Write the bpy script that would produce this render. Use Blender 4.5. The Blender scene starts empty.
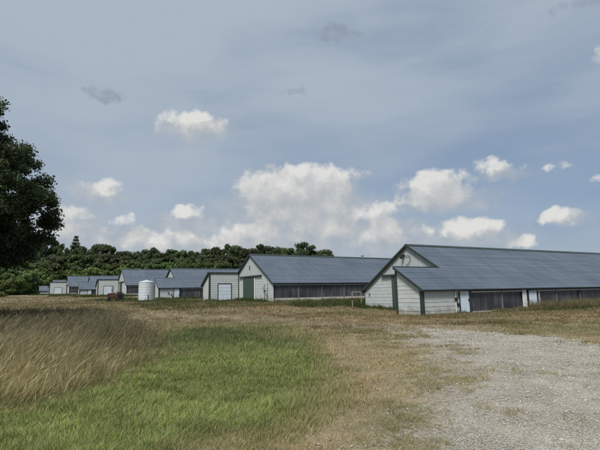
import bpy, math, random
import numpy as np
from mathutils import Matrix, Vector
random.seed(7)
rng = np.random.default_rng(11)
SC = bpy.context.scene
COL = SC.collection

# ------------------------------------------------------------------ camera
F_PX, CX, CY = 451.0, 300.0, 225.0
PITCH, ROLL, YAW = math.radians(8.63), math.radians(-1.14), math.radians(31.2)
EYE = 1.6
fw = np.array([0, math.cos(PITCH), math.sin(PITCH)])
r0 = np.array([1.0, 0, 0]); u0 = np.cross(r0, fw)
cr, sr = math.cos(ROLL), math.sin(ROLL)
rt = cr * r0 + sr * u0
up = -sr * r0 + cr * u0
cam = bpy.data.cameras.new('camera')
cam.sensor_width = 36.0
cam.lens = 36.0 * F_PX / 600.0
cam.clip_start = 0.05
cam.clip_end = 6000
camo = bpy.data.objects.new('camera', cam)
COL.objects.link(camo)
m = Matrix(((rt[0], up[0], -fw[0], 0), (rt[1], up[1], -fw[1], 0), (rt[2], up[2], -fw[2], EYE), (0, 0, 0, 1)))
camo.matrix_world = m
SC.camera = camo

# ------------------------------------------------------------------ render settings
SC.render.engine = 'CYCLES'
SC.view_settings.view_transform = 'Standard'
SC.view_settings.look = 'None'
SC.view_settings.gamma = 1
SC.view_settings.use_curve_mapping = False
SC.view_settings.exposure = 0.75
SC.render.resolution_x = 1024
SC.render.resolution_y = 768

SUN_EL, SUN_AZ = math.radians(53), math.radians(-158)   # azimuth measured from +Y towards +X
SUN_STRENGTH, SKY_STRENGTH = 2.7, 0.086

# ------------------------------------------------------------------ node helpers
class NT:
    def __init__(s, tree):
        s.t = tree; s.n = tree.nodes; s.l = tree.links
    def put(s, inp, v):
        if v is None: return
        if hasattr(v, 'is_output') or hasattr(v, 'links'):
            s.l.new(v, inp)
        else:
            inp.default_value = v
    def math(s, op, a, b=None, c=None, clamp=False):
        n = s.n.new('ShaderNodeMath'); n.operation = op; n.use_clamp = clamp
        s.put(n.inputs[0], a)
        if b is not None: s.put(n.inputs[1], b)
        if c is not None: s.put(n.inputs[2], c)
        return n.outputs[0]
    def vec(s, op, a, b=None):
        n = s.n.new('ShaderNodeVectorMath'); n.operation = op
        s.put(n.inputs[0], a)
        if b is not None: s.put(n.inputs[1], b)
        return n.outputs['Value'] if op in ('LENGTH', 'DOT_PRODUCT', 'DISTANCE') else n.outputs[0]
    def noise(s, v, scale, detail=4, rough=0.55, dist=0.0, out='Fac'):
        n = s.n.new('ShaderNodeTexNoise'); n.inputs['Scale'].default_value = scale
        n.inputs['Detail'].default_value = detail; n.inputs['Roughness'].default_value = rough
        n.inputs['Distortion'].default_value = dist
        if v is not None: s.l.new(v, n.inputs['Vector'])
        return n.outputs[out]
    def ramp(s, f, pts):
        n = s.n.new('ShaderNodeValToRGB'); e = n.color_ramp.elements
        while len(e) < len(pts): e.new(0.5)
        for k, (p, c) in enumerate(pts):
            e[k].position = p
            e[k].color = (c, c, c, 1) if isinstance(c, (int, float)) else (*c, 1)
        s.put(n.inputs[0], f)
        return n.outputs[0]
    def smooth(s, f, a, b):
        n = s.n.new('ShaderNodeMapRange'); n.interpolation_type = 'SMOOTHSTEP'
        s.put(n.inputs[0], f); n.inputs[1].default_value = a; n.inputs[2].default_value = b
        return n.outputs[0]
    def mix(s, f, a, b, mode='MIX'):
        n = s.n.new('ShaderNodeMix'); n.data_type = 'RGBA'; n.blend_type = mode
        s.put(n.inputs[0], f)
        s.put(n.inputs[6], (*a, 1) if isinstance(a, tuple) else a)
        s.put(n.inputs[7], (*b, 1) if isinstance(b, tuple) else b)
        return n.outputs[2]
    def xyz(s, x, y, z):
        n = s.n.new('ShaderNodeCombineXYZ')
        s.put(n.inputs[0], x); s.put(n.inputs[1], y); s.put(n.inputs[2], z)
        return n.outputs[0]
    def sep(s, v):
        n = s.n.new('ShaderNodeSeparateXYZ'); s.l.new(v, n.inputs[0]); return n.outputs

# ------------------------------------------------------------------ world: hazy blue sky with fair-weather cumulus
def ray(u, v):
    d = fw * F_PX + rt * (u - CX) - up * (v - CY)
    return d / np.linalg.norm(d)
def azel(u, v):
    d = ray(u, v)
    return math.atan2(d[0], d[1]), math.asin(d[2])
world = bpy.data.worlds.new('World'); SC.world = world; world.use_nodes = True
world.node_tree.nodes.clear()
W = NT(world.node_tree)
sky = W.n.new('ShaderNodeTexSky'); sky.sky_type = 'NISHITA'; sky.sun_disc = False
sky.sun_elevation = SUN_EL; sky.sun_rotation = SUN_AZ
sky.air_density = 1.0; sky.dust_density = 1.6; sky.ozone_density = 1.6
tc = W.n.new('ShaderNodeTexCoord')
sx, sy, sz = W.sep(tc.outputs['Generated'])
az = W.math('ARCTAN2', sx, sy); el = W.math('ARCSINE', sz)
P0 = W.xyz(az, el, 0.0)
warp = W.vec('SCALE', W.vec('SUBTRACT', W.noise(P0, 26, 5, 0.55, out='Color'), (0.5, 0.5, 0.5)))
warp.node.inputs['Scale'].default_value = 0.05
CL = [  # pixel centre, half width, half height, strength
    (191, 125, 34, 13, .85), (204, 114, 16, 9, 0.75),
    (97, 187, 25, 11, .7), (300, 188, 66, 24, 1.25), (325, 178, 30, 18, 1.0), (262, 190, 32, 15, 1.0), (372, 212, 30, 14, .9),
    (385, 232, 30, 20, .9), (250, 232, 45, 18, .85), (320, 226, 60, 18, .8), (300, 208, 72, 18, 0.9),
    (440, 188, 38, 20, 1.15), (494, 168, 30, 12, .62), (424, 200, 30, 8, .8),
    (468, 229, 36, 11, .9), (420, 231, 20, 10, .6), (560, 215, 20, 10, .95), (556, 168, 18, 7, .25), (515, 241, 20, 9, .75),
    (188, 214, 24, 9, .65), (125, 221, 20, 8, .5), (66, 216, 30, 15, .6), (155, 238, 55, 15, .8), (601, 52, 9, 12, .5),
    (215, 240, 40, 12, .6), (598, 178, 12, 6, .2), (598, 198, 10, 5, .2), (70, 228, 40, 14, .5)]
CS = [(195, 130, 50, 15, .8), (98, 193, 36, 12, .8), (300, 212, 95, 30, 1.1), (330, 240, 130, 22, 1.0), (445, 200, 60, 16, .8), (470, 238, 80, 14, .8),
      (190, 222, 50, 14, .8), (150, 240, 100, 18, .9), (562, 220, 30, 10, .7), (68, 222, 45, 18, .8), (500, 175, 40, 12, .5), (250, 246, 400, 14, .6), (290, 170, 60, 10, .4)]
CD = [(103, 94, 22, 9, .95), (337, 33, 27, 9, 1.1), (294, 92, 22, 7, .65), (586, 2, 30, 10, .8), (140, 110, 20, 8, .2)]
def blobs(pos, lst):
    M = None
    for (u, v, a, b, s) in lst:
        ca, ce = azel(u, v)
        q = W.vec('MULTIPLY', W.vec('SUBTRACT', pos, (ca, ce, 0)), (F_PX / a, F_PX / b, 0))
        k = W.vec('DOT_PRODUCT', q, q)
        k = W.math('MULTIPLY_ADD', k, -1.0, s)
        M = k if M is None else W.math('SMOOTH_MAX', M, k, 0.25)
    return W.math('MAXIMUM', M, -1.2)
def density(off, detail):
    p = W.vec('ADD', P0, off)
    n = W.noise(p, 17, detail, 0.60, 0.2)
    n2 = W.noise(p, 7.5, 3, 0.5)
    pw = W.vec('ADD', p, warp)
    base = blobs(pw, CL)
    d = W.math('MULTIPLY_ADD', W.math('SUBTRACT', n, 0.5), 3.0, W.math('ADD', base, 0.12))
    return W.math('MULTIPLY_ADD', W.math('SUBTRACT', n2, 0.5), 1.0, d), p
D1, _ = density((0, 0, 0), 9)
D2, _ = density((-0.013, 0.030, 0), 4)
alpha = W.smooth(D1, 0.08, 0.85)
rel = W.math('MULTIPLY_ADD', W.math('SUBTRACT', D1, D2), 0.42, 0.50, clamp=True)
fine = W.noise(P0, 48, 6, 0.62)
rel = W.math('MULTIPLY_ADD', W.math('SUBTRACT', fine, 0.5), 0.22, rel, clamp=True)
ccol = W.ramp(rel, [(0.0, (2.6, 2.85, 3.2)), (0.4, (3.4, 3.55, 3.7)), (0.75, (4.35, 4.38, 4.3)), (1.0, (5.25, 5.2, 5.0))])
# thin grey wisps
dn = W.math('MULTIPLY_ADD', W.math('SUBTRACT', W.noise(P0, 34, 6, 0.6, 0.4), 0.5), 2.6, blobs(W.vec('ADD', P0, warp), CD))
dalpha = W.math('MULTIPLY', W.smooth(dn, 0.1, 1.1), 0.75)
# high veil
vn = W.noise(W.vec('MULTIPLY', W.vec('ADD', P0, (0.3, 1.7, 0)), (1.0, 2.6, 1)), 2.1, 5, 0.5, 0.3)
vn2 = W.noise(W.vec('MULTIPLY', P0, (1.2, 7.0, 1)), 3.0, 5, 0.55, 0.6)
veil = W.math('MULTIPLY_ADD', vn2, 0.28, W.math('MULTIPLY', vn, 1.1))
elt = W.smooth(el, 0.10, 0.75)                       # thicker veil high up
azl = W.smooth(az, 0.45, -0.55)                      # and towards the left
hz = W.smooth(el, 0.24, 0.0)
veil = W.math('ADD', veil, W.math('MULTIPLY_ADD', elt, 0.38, W.math('MULTIPLY', azl, 0.30)))
veil = W.math('MULTIPLY_ADD', hz, 0.22, veil)
veil = W.smooth(veil, 0.40, 1.25)
veil = W.math('MULTIPLY_ADD', veil, 0.84, 0.10)
skyc = W.mix(1.0, sky.outputs[0], (0.62, 0.60, 0.66), 'MULTIPLY')
c = W.mix(0.55, skyc, (1.58, 2.25, 3.15))
c = W.mix(veil, c, (2.84, 3.32, 3.86))
# soft grey undersides and distant cloud banks
soft = W.math('MULTIPLY_ADD', W.math('SUBTRACT', W.noise(P0, 14, 5, 0.55, 0.2), 0.5), 1.6, blobs(W.vec('ADD', P0, warp), CS))
c = W.mix(W.math('MULTIPLY', W.smooth(soft, -0.25, 0.9), 0.75), c, W.mix(W.smooth(W.noise(P0, 30, 4, 0.5), 0.35, 0.65), (2.75, 3.05, 3.4), (3.35, 3.5, 3.65)))
c = W.mix(dalpha, c, (1.9, 2.25, 2.7))
c = W.mix(W.math('MULTIPLY', alpha, 0.92), c, ccol)
bg = W.n.new('ShaderNodeBackground'); W.l.new(c, bg.inputs[0]); bg.inputs[1].default_value = SKY_STRENGTH
wo = W.n.new('ShaderNodeOutputWorld'); W.l.new(bg.outputs[0], wo.inputs[0])
try: world.cycles.sampling_method = 'MANUAL'; world.cycles.sample_map_resolution = 512
except Exception: pass

# sun
sl = bpy.data.lights.new('sun', 'SUN'); sl.energy = SUN_STRENGTH; sl.angle = math.radians(16); sl.color = (1.0, 0.955, 0.88)
so = bpy.data.objects.new('sun', sl); COL.objects.link(so)
sd = Vector((math.sin(SUN_AZ) * math.cos(SUN_EL), math.cos(SUN_AZ) * math.cos(SUN_EL), math.sin(SUN_EL)))
so.rotation_euler = sd.to_track_quat('Z', 'Y').to_euler(); so.location = (0, 0, 60)

# ------------------------------------------------------------------ terrain height
cyw, syw = math.cos(YAW), math.sin(YAW)
_ty = [-400, 0, 12, 24, 31, 38, 50, 60, 80, 93, 124, 154, 183, 211, 260, 350, 900, 4000]
_ty = [-400, 0, 10, 20, 28, 34, 46, 56, 75, 90, 118, 152, 180, 211, 260, 350, 900, 4000]
_tz = [-1.0, 0, 0, -.12, -.16, -.05, .5, .76, .85, .95, 1.9, 2.1, 2.85, 2.95, 4.2, 5, 5.5, 6]
_gy = np.arange(-60, 420, 1.0)
_k = np.exp(-0.5 * (np.arange(-12, 13) / 4.0) ** 2); _k /= _k.sum()
_gz = np.convolve(np.interp(np.arange(-72, 432, 1.0), _ty, _tz), _k, 'valid')
_gz -= np.interp(0, _gy, _gz)
def H(x, y):
    x = np.asarray(x, float); y = np.asarray(y, float)
    yb = -x * syw + y * cyw
    z = np.where(yb < 415, np.interp(yb, _gy, _gz), np.interp(yb, _ty, _tz))
    b = 0.035 * np.sin(x * .9 + 1.3 * np.sin(y * .5)) * np.cos(y * .7 + .6) + .02 * np.sin(x * 2.3 + y * 1.1)
    f = np.clip(1.0 - np.hypot(x, y) / 60.0, 0, 1)
    return z + b * f
def at(u, v):
    """ground point under a pixel of the 600x450 picture"""
    d = ray(u, v); t = 1.0; lo = 0
    while t < 3000:
        p = d * t
        if EYE + p[2] < float(H(p[0], p[1])): break
        lo = t; t *= 1.02
    hi = t
    for _ in range(30):
        mid = (lo + hi) / 2; p = d * mid
        if EYE + p[2] < float(H(p[0], p[1])): hi = mid
        else: lo = mid
    return d[0] * hi, d[1] * hi
def poly(pts): return np.array([at(u, v) for u, v in pts])
def sdf(P, poly_):
    """signed distance, positive inside"""
    x, y = P[:, 0], P[:, 1]
    d = np.full(len(x), 1e9); ins = np.zeros(len(x), bool)
    n = len(poly_)
    for i in range(n):
        a = poly_[i]; b = poly_[(i + 1) % n]; e = b - a
        t = np.clip(((x - a[0]) * e[0] + (y - a[1]) * e[1]) / (e @ e + 1e-9), 0, 1)
        d = np.minimum(d, np.hypot(x - a[0] - e[0] * t, y - a[1] - e[1] * t))
        c = ((a[1] > y) != (b[1] > y)) & (x < (b[0] - a[0]) * (y - a[1]) / (b[1] - a[1] + 1e-12) + a[0])
        ins ^= c
    return np.where(ins, d, -d)
def vnoise(x, y, s, seed=0):
    """smooth value noise in 0..1"""
    x = x / s + seed * 17.3; y = y / s + seed * 9.1
    xi = np.floor(x); yi = np.floor(y); fx = x - xi; fy = y - yi
    fx = fx * fx * (3 - 2 * fx); fy = fy * fy * (3 - 2 * fy)
    def h(a, b):
        v = np.sin(a * 127.1 + b * 311.7 + seed * 74.7) * 43758.5453
        return v - np.floor(v)
    return (h(xi, yi) * (1 - fx) + h(xi + 1, yi) * fx) * (1 - fy) + (h(xi, yi + 1) * (1 - fx) + h(xi + 1, yi + 1) * fx) * fy
def fbm(x, y, s, seed=0):
    return (vnoise(x, y, s, seed) * .5 + vnoise(x, y, s * .45, seed + 3) * .3 + vnoise(x, y, s * .2, seed + 5) * .2)

Z_GREEN = poly([(-400, 560), (-200, 470), (0, 412), (60, 394), (110, 374), (150, 352), (146, 338), (180, 329), (230, 327), (276, 330), (300, 340), (322, 356), (334, 380), (322, 402), (285, 420), (235, 436), (190, 455), (120, 560), (-100, 900)])
Z_TALL = poly([(-500, 560), (-200, 470), (0, 406), (50, 394), (100, 376), (140, 352), (150, 338), (140, 327), (100, 318), (0, 313), (-200, 313), (-400, 330)])
Z_GRAV = poly([(380, 900), (425, 450), (446, 412), (464, 385), (462, 364), (442, 347), (412, 336), (396, 330.5), (430, 328), (500, 331), (560, 339), (615, 350), (800, 385), (1100, 520), (900, 900)])
Z_MIXG = poly([(270, 900), (362, 450), (388, 410), (402, 380), (412, 360), (400, 342), (370, 331), (400, 328), (600, 345), (1000, 450), (900, 900)])
Z_DIRT = poly([(150, 312.5), (250, 317), (330, 320.5), (400, 325), (500, 327), (500, 331), (400, 330), (330, 327), (250, 322), (150, 316)])
Z_BARE = poly([(255, 450), (330, 405), (345, 375), (310, 345), (285, 330), (330, 328), (380, 345), (395, 375), (370, 415), (330, 450), (300, 600), (230, 600)])
def masks(P):
    x, y = P[:, 0], P[:, 1]; d = np.hypot(x, y)
    nf_ = np.clip(d / 13, .25, 1.2); w = (fbm(x, y, 2.2, 1) - .5) * nf_; w2 = (fbm(x, y, 0.7, 2) - .5) * np.sqrt(nf_)
    g = np.clip((sdf(P, Z_GREEN) + w * 2.6 + w2 * 1.2) / np.clip(d * .16, .9, 2.6) + .42, 0, 1)
    t = np.clip((sdf(P, Z_TALL) + w * 1.0) / 0.5 + .5, 0, 1)
    gr = np.clip((sdf(P, Z_GRAV) + w * 1.6 + w2 * 1.4) / 1.3 + .45, 0, 1)
    mg = np.clip((sdf(P, Z_MIXG) + w * 1.6 + w2 * 1.2) / 1.3 + .5, 0, 1)
    gr = np.maximum(gr, mg * (.50 + .5 * (fbm(x, y, .55, 17) - .5)))
    di = np.clip((sdf(P, Z_DIRT) + w * 1.2) / 1.2 + .5, 0, 1)
    ba = np.clip((sdf(P, Z_BARE) + w * 2.0) / 1.5 + .5, 0, 1)
    return g, t, gr, di, ba

# ------------------------------------------------------------------ materials
MATS = {}
def mat(name, col, rough=0.7, metal=0.0, var=0.12, vscale=3.0, stretch=None, bump=0.0, bscale=40.0, dirt=None, dscale=1.2, dthr=(.55, .75), spec=0.4, splash=False):
    if name in MATS: return MATS[name]
    mt = bpy.data.materials.new(name); mt.use_nodes = True; mt.node_tree.nodes.clear(); N = NT(mt.node_tree)
    t = N.n.new('ShaderNodeTexCoord'); v = t.outputs['Object']
    if stretch: v = N.vec('MULTIPLY', v, stretch)
    n = N.noise(v, vscale, 6, .6)
    lo = tuple(x * (1 - var) for x in col); hi = tuple(min(1, x * (1 + var)) for x in col)
    c = N.mix(N.smooth(n, .3, .7), lo, hi)
    if dirt:
        dn = N.noise(v, dscale, 7, .65)
        c = N.mix(N.math('MULTIPLY', N.smooth(dn, *dthr), .8), c, dirt)
    if splash:
        zz = N.sep(t.outputs['Object'])[2]
        sn = N.math('ADD', N.noise(N.vec('MULTIPLY', t.outputs['Object'], (1, 1, .5)), 2.2, 6, .7), N.math('MULTIPLY', zz, -.42))
        c = N.mix(N.math('MULTIPLY', N.smooth(sn, .22, .48), .7), c, (.20, .19, .15))
        st_ = N.noise(N.vec('MULTIPLY', t.outputs['Object'], (5, 5, .35)), 1.5, 6, .7)
        c = N.mix(N.math('MULTIPLY', N.smooth(st_, .56, .74), .35), c, (.22, .21, .19))
    b = N.n.new('ShaderNodeBsdfPrincipled')
    N.l.new(c, b.inputs['Base Color']); b.inputs['Roughness'].default_value = rough; b.inputs['Metallic'].default_value = metal
    b.inputs['Specular IOR Level'].default_value = spec
    if bump:
        bn = N.n.new('ShaderNodeBump'); bn.inputs['Strength'].default_value = bump; bn.inputs['Distance'].default_value = .02
        N.l.new(N.noise(v, bscale, 4, .6), bn.inputs['Height']); N.l.new(bn.outputs[0], b.inputs['Normal'])
    o = N.n.new('ShaderNodeOutputMaterial'); N.l.new(b.outputs[0], o.inputs[0])
    MATS[name] = mt
    return mt
def blade_mat(name, trans=.3, rnd=0.0, rough=.6):
    mt = bpy.data.materials.new(name); mt.use_nodes = True; mt.node_tree.nodes.clear(); N = NT(mt.node_tree)
    a = N.n.new('ShaderNodeAttribute'); a.attribute_name = 'tint'
    c = a.outputs['Color']
    if rnd:
        oi = N.n.new('ShaderNodeObjectInfo')
        hs = N.n.new('ShaderNodeHueSaturation')
        N.l.new(N.math('MULTIPLY_ADD', oi.outputs['Random'], .05, .475), hs.inputs['Hue'])
        N.l.new(N.math('MULTIPLY_ADD', oi.outputs['Random'], rnd, 1 - rnd / 2), hs.inputs['Value'])
        hs.inputs['Saturation'].default_value = 1.0; N.l.new(c, hs.inputs['Color']); c = hs.outputs[0]
    b = N.n.new('ShaderNodeBsdfPrincipled'); N.l.new(c, b.inputs['Base Color']); b.inputs['Roughness'].default_value = rough
    b.inputs['Specular IOR Level'].default_value = .25
    tr = N.n.new('ShaderNodeBsdfTranslucent'); N.l.new(c, tr.inputs[0])
    mx = N.n.new('ShaderNodeMixShader'); mx.inputs[0].default_value = trans
    N.l.new(b.outputs[0], mx.inputs[1]); N.l.new(tr.outputs[0], mx.inputs[2])
    o = N.n.new('ShaderNodeOutputMaterial'); N.l.new(mx.outputs[0], o.inputs[0])
    return mt
M_WHITE = mat('white_siding', (.40, .435, .435), .55, 0, .07, 1.5, (1, 1, 3), dirt=(.34, .36, .34), dscale=2.0, dthr=(.58, .85), bump=.15, splash=True)
M_PANEL = mat('white_sheet', (.36, .395, .41), .5, 0, .06, 1.2, (3, 3, .6), dirt=(.4, .42, .42), dscale=1.2, dthr=(.6, .85))
M_GREEN = mat('dark_green_trim', (.026, .038, .036), .5, 0, .2, 2)
M_DOORG = mat('green_door_sheet', (.045, .066, .056), .5, 0, .2, 2, (4, 4, .4))
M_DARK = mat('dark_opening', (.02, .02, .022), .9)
M_WPAINT = mat('white_paint', (.62, .64, .64), .5, 0, .1, 3)
M_DOORW = mat('pale_door_sheet', (.50, .58, .66), .45, 0, .12, 1.5, (4, 4, .6), dirt=(.3, .32, .33), dscale=2, dthr=(.6, .8))
M_GALV = mat('galvanised_steel', (.42, .44, .46), .4, .6, .12, 4)
M_BLACK = mat('black_rubber', (.02, .02, .02), .8)
M_WOOD = mat('weathered_post', (.16, .15, .14), .85, 0, .25, 4, (4, 4, .5))
M_GATE = mat('dull_gate_paint', (.25, .24, .20), .7, 0, .25, 6)
M_CONC = mat('concrete_footing', (.36, .36, .34), .9, 0, .2, 3, dirt=(.2, .19, .16), dscale=2.5)
M_TANK = mat('white_tank_plastic', (.44, .49, .53), .4, 0, .05, 1.0, (1, 1, 2), dirt=(.45, .47, .46), dscale=1.5)
M_REDD = mat('faded_red_paint', (.075, .026, .020), .6, 0, .35, 3, dirt=(.06, .03, .02), dscale=4, dthr=(.45, .6))
M_RUST = mat('rusty_steel', (.10, .045, .03), .8, 0, .35, 5)
M_BARK = mat('bark', (.055, .045, .036), .95, 0, .3, 5, (3, 3, .6), bump=.6, bscale=12)

def roof_mat():
    mt = bpy.data.materials.new('blue_grey_roof_metal'); mt.use_nodes = True; mt.node_tree.nodes.clear(); N = NT(mt.node_tree)
    t = N.n.new('ShaderNodeTexCoord'); v = t.outputs['Object']
    g = N.n.new('ShaderNodeNewGeometry')
    oi = N.n.new('ShaderNodeObjectInfo')
    vo = N.vec('ADD', v, N.xyz(N.math('MULTIPLY', oi.outputs['Random'], 90), 0, 0))
    n1 = N.noise(N.vec('MULTIPLY', vo, (.05, 1.9, 1.9)), 1.5, 7, .68)      # long weathering streaks along the sheets
    n2 = N.noise(N.vec('MULTIPLY', vo, (.9, .25, .25)), 1.2, 5, .6)
    n3 = N.noise(vo, .25, 3, .5)
    f = N.math('ADD', N.math('MULTIPLY', n1, .5), N.math('ADD', N.math('MULTIPLY', n2, .3), N.math('MULTIPLY', n3, .25)))
    c = N.ramp(f, [(.38, (.060, .082, .108)), (.50, (.082, .107, .138)), (.62, (.115, .143, .176))])
    b = N.n.new('ShaderNodeBsdfPrincipled'); N.l.new(c, b.inputs['Base Color'])
    b.inputs['Metallic'].default_value = .25; b.inputs['Roughness'].default_value = .55
    # ribs running down the slope
    wx = N.math('SINE', N.math('MULTIPLY', N.sep(v)[0], 2 * math.pi / .3))
    wx = N.math('POWER', N.math('MAXIMUM', wx, 0.0), 4)
    bn = N.n.new('ShaderNodeBump'); bn.inputs['Strength'].default_value = .5; bn.inputs['Distance'].default_value = .02
    N.l.new(N.math('ADD', wx, N.math('MULTIPLY', N.noise(vo, 2.0, 4, .5), .8)), bn.inputs['Height']); N.l.new(bn.outputs[0], b.inputs['Normal'])
    o = N.n.new('ShaderNodeOutputMaterial'); N.l.new(b.outputs[0], o.inputs[0])
    return mt
M_ROOF = roof_mat()
def curtain_mat():
    mt = bpy.data.materials.new('grey_curtain_cloth'); mt.use_nodes = True; mt.node_tree.nodes.clear(); N = NT(mt.node_tree)
    t = N.n.new('ShaderNodeTexCoord'); v = t.outputs['Object']
    n1 = N.noise(N.vec('MULTIPLY', v, (3.0, 3.0, .25)), 1.4, 6, .65)
    n2 = N.noise(N.vec('MULTIPLY', v, (.25, 1, .4)), 1.0, 4, .5)
    f = N.math('ADD', N.math('MULTIPLY', n1, .6), N.math('MULTIPLY', n2, .4))
    c = N.ramp(f, [(.36, (.022, .023, .026)), (.5, (.045, .047, .053)), (.64, (.10, .105, .12))])
    b = N.n.new('ShaderNodeBsdfPrincipled'); N.l.new(c, b.inputs['Base Color']); b.inputs['Roughness'].default_value = .5
    o = N.n.new('ShaderNodeOutputMaterial'); N.l.new(b.outputs[0], o.inputs[0])
    return mt
M_CURT = curtain_mat()

def ground_mat():
    mt = bpy.data.materials.new('field_ground'); mt.use_nodes = True; mt.node_tree.nodes.clear(); N = NT(mt.node_tree)
    t = N.n.new('ShaderNodeTexCoord'); v = t.outputs['Object']
    def A(nm):
        a = N.n.new('ShaderNodeAttribute'); a.attribute_name = nm; return a.outputs['Fac']
    nb = N.noise(v, .13, 5, .6); nm_ = N.noise(v, 1.1, 6, .65); nf = N.noise(v, 9, 6, .7); nff = N.noise(v, 45, 4, .7)
    st = N.noise(N.vec('MULTIPLY', v, (1, 5, 1)), .5, 5, .6)
    fine = N.math('ADD', N.math('MULTIPLY', nf, .55), N.math('MULTIPLY', nff, .45))
    dry = N.ramp(fine, [(.3, (.13, .105, .065)), (.5, (.24, .195, .12)), (.72, (.38, .32, .21))])
    olive = N.ramp(fine, [(.3, (.07, .066, .032)), (.5, (.12, .11, .058)), (.72, (.20, .175, .10))])
    base = N.mix(N.smooth(N.math('ADD', N.math('MULTIPLY', nb, .6), N.math('MULTIPLY', st, .4)), .42, .60), dry, olive)
    green = N.ramp(fine, [(.3, (.05, .07, .02)), (.5, (.09, .12, .03)), (.72, (.15, .18, .06))])
    c = N.mix(A('green'), base, green)
    soil = N.ramp(fine, [(.3, (.12, .10, .075)), (.5, (.20, .17, .13)), (.7, (.31, .27, .21))])
    c = N.mix(N.math('MULTIPLY', A('bare'), N.smooth(nm_, .35, .6)), c, dry)
    c = N.mix(N.math('MULTIPLY', A('dirt'), .4), c, soil)
    # gravel
    vo = N.n.new('ShaderNodeTexVoronoi'); vo.inputs['Scale'].default_value = 48; N.l.new(v, vo.inputs['Vector'])
    vo2 = N.n.new('ShaderNodeTexVoronoi'); vo2.inputs['Scale'].default_value = 19; N.l.new(v, vo2.inputs['Vector'])
    sv = N.sep(vo.outputs['Color'])[0]; sv2 = N.sep(vo2.outputs['Color'])[1]
    stone = N.ramp(N.math('ADD', N.math('MULTIPLY', sv, .7), N.math('MULTIPLY', sv2, .3)), [(.05, (.18, .165, .14)), (.4, (.30, .285, .25)), (.75, (.385, .37, .33)), (1, (.47, .455, .41))])
    stone = N.mix(N.smooth(vo.outputs['Distance'], .35, .75), stone, (.21, .19, .16))
    stone = N.mix(N.math('MULTIPLY', N.smooth(nm_, .5, .75), .45), stone, (.28, .235, .17))
    ga = N.math('ADD', A('gravel'), N.math('MULTIPLY', N.math('SUBTRACT', N.math('ADD', N.math('MULTIPLY', nf, .5), N.math('MULTIPLY', nff, .5)), .5), 2.4))
    c = N.mix(N.math('MULTIPLY', N.smooth(ga, .30, .62), N.smooth(A('gravel'), .02, .2)), c, stone)
    b = N.n.new('ShaderNodeBsdfPrincipled'); N.l.new(c, b.inputs['Base Color']); b.inputs['Roughness'].default_value = .95
    b.inputs['Specular IOR Level'].default_value = .15
    bn = N.n.new('ShaderNodeBump'); bn.inputs['Strength'].default_value = .5; bn.inputs['Distance'].default_value = .02
    hh = N.math('ADD', N.math('MULTIPLY', vo.outputs['Distance'], -.5), N.math('ADD', nf, nff))
    N.l.new(hh, bn.inputs['Height']); N.l.new(bn.outputs[0], b.inputs['Normal'])
    o = N.n.new('ShaderNodeOutputMaterial'); N.l.new(b.outputs[0], o.inputs[0])
    return mt
M_GROUND = ground_mat()

# ------------------------------------------------------------------ mesh helpers
def np_mesh(name, V, F, mats, attrs=None, smooth=False, color=None):
    """V (n,3); F (k, s) fixed-size faces or list of such arrays"""
    if isinstance(F, np.ndarray): F = [F]
    me = bpy.data.meshes.new(name)
    me.vertices.add(len(V)); me.vertices.foreach_set('co', np.ascontiguousarray(V, np.float32).ravel())
    nl = sum(f.size for f in F); nf = sum(len(f) for f in F)
    me.loops.add(nl); me.loops.foreach_set('vertex_index', np.concatenate([f.ravel() for f in F]).astype(np.int32))
    tot = np.concatenate([np.full(len(f), f.shape[1]) for f in F]); st = np.concatenate([[0], np.cumsum(tot)[:-1]])
    me.polygons.add(nf); me.polygons.foreach_set('loop_start', st.astype(np.int32))
    try: me.polygons.foreach_set('loop_total', tot.astype(np.int32))
    except Exception: pass
    if smooth: me.polygons.foreach_set('use_smooth', np.ones(nf, bool))
    me.update(calc_edges=True); me.validate()
    for k, a in (attrs or {}).items():
        at_ = me.attributes.new(k, 'FLOAT', 'POINT'); at_.data.foreach_set('value', a.astype(np.float32))
    if color is not None:
        ca = me.attributes.new('tint', 'FLOAT_COLOR', 'POINT')
        cc = np.ones((len(V), 4), np.float32); cc[:, :3] = color; ca.data.foreach_set('color', cc.ravel())
    me.materials.append(mats)
    return me
def link(name, me, parent=None):
    o = bpy.data.objects.new(name, me); COL.objects.link(o)
    if parent is not None: o.parent = parent
    return o
def props(o, label=None, cat=None, group=None, kind=None):
    if label: o['label'] = label
    if cat: o['category'] = cat
    if group: o['group'] = group
    if kind: o['kind'] = kind
    return o
def empty(name, loc, rz=0):
    o = bpy.data.objects.new(name, None); COL.objects.link(o); o.location = loc; o.rotation_euler = (0, 0, rz); o.empty_display_size = .3
    return o
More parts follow.
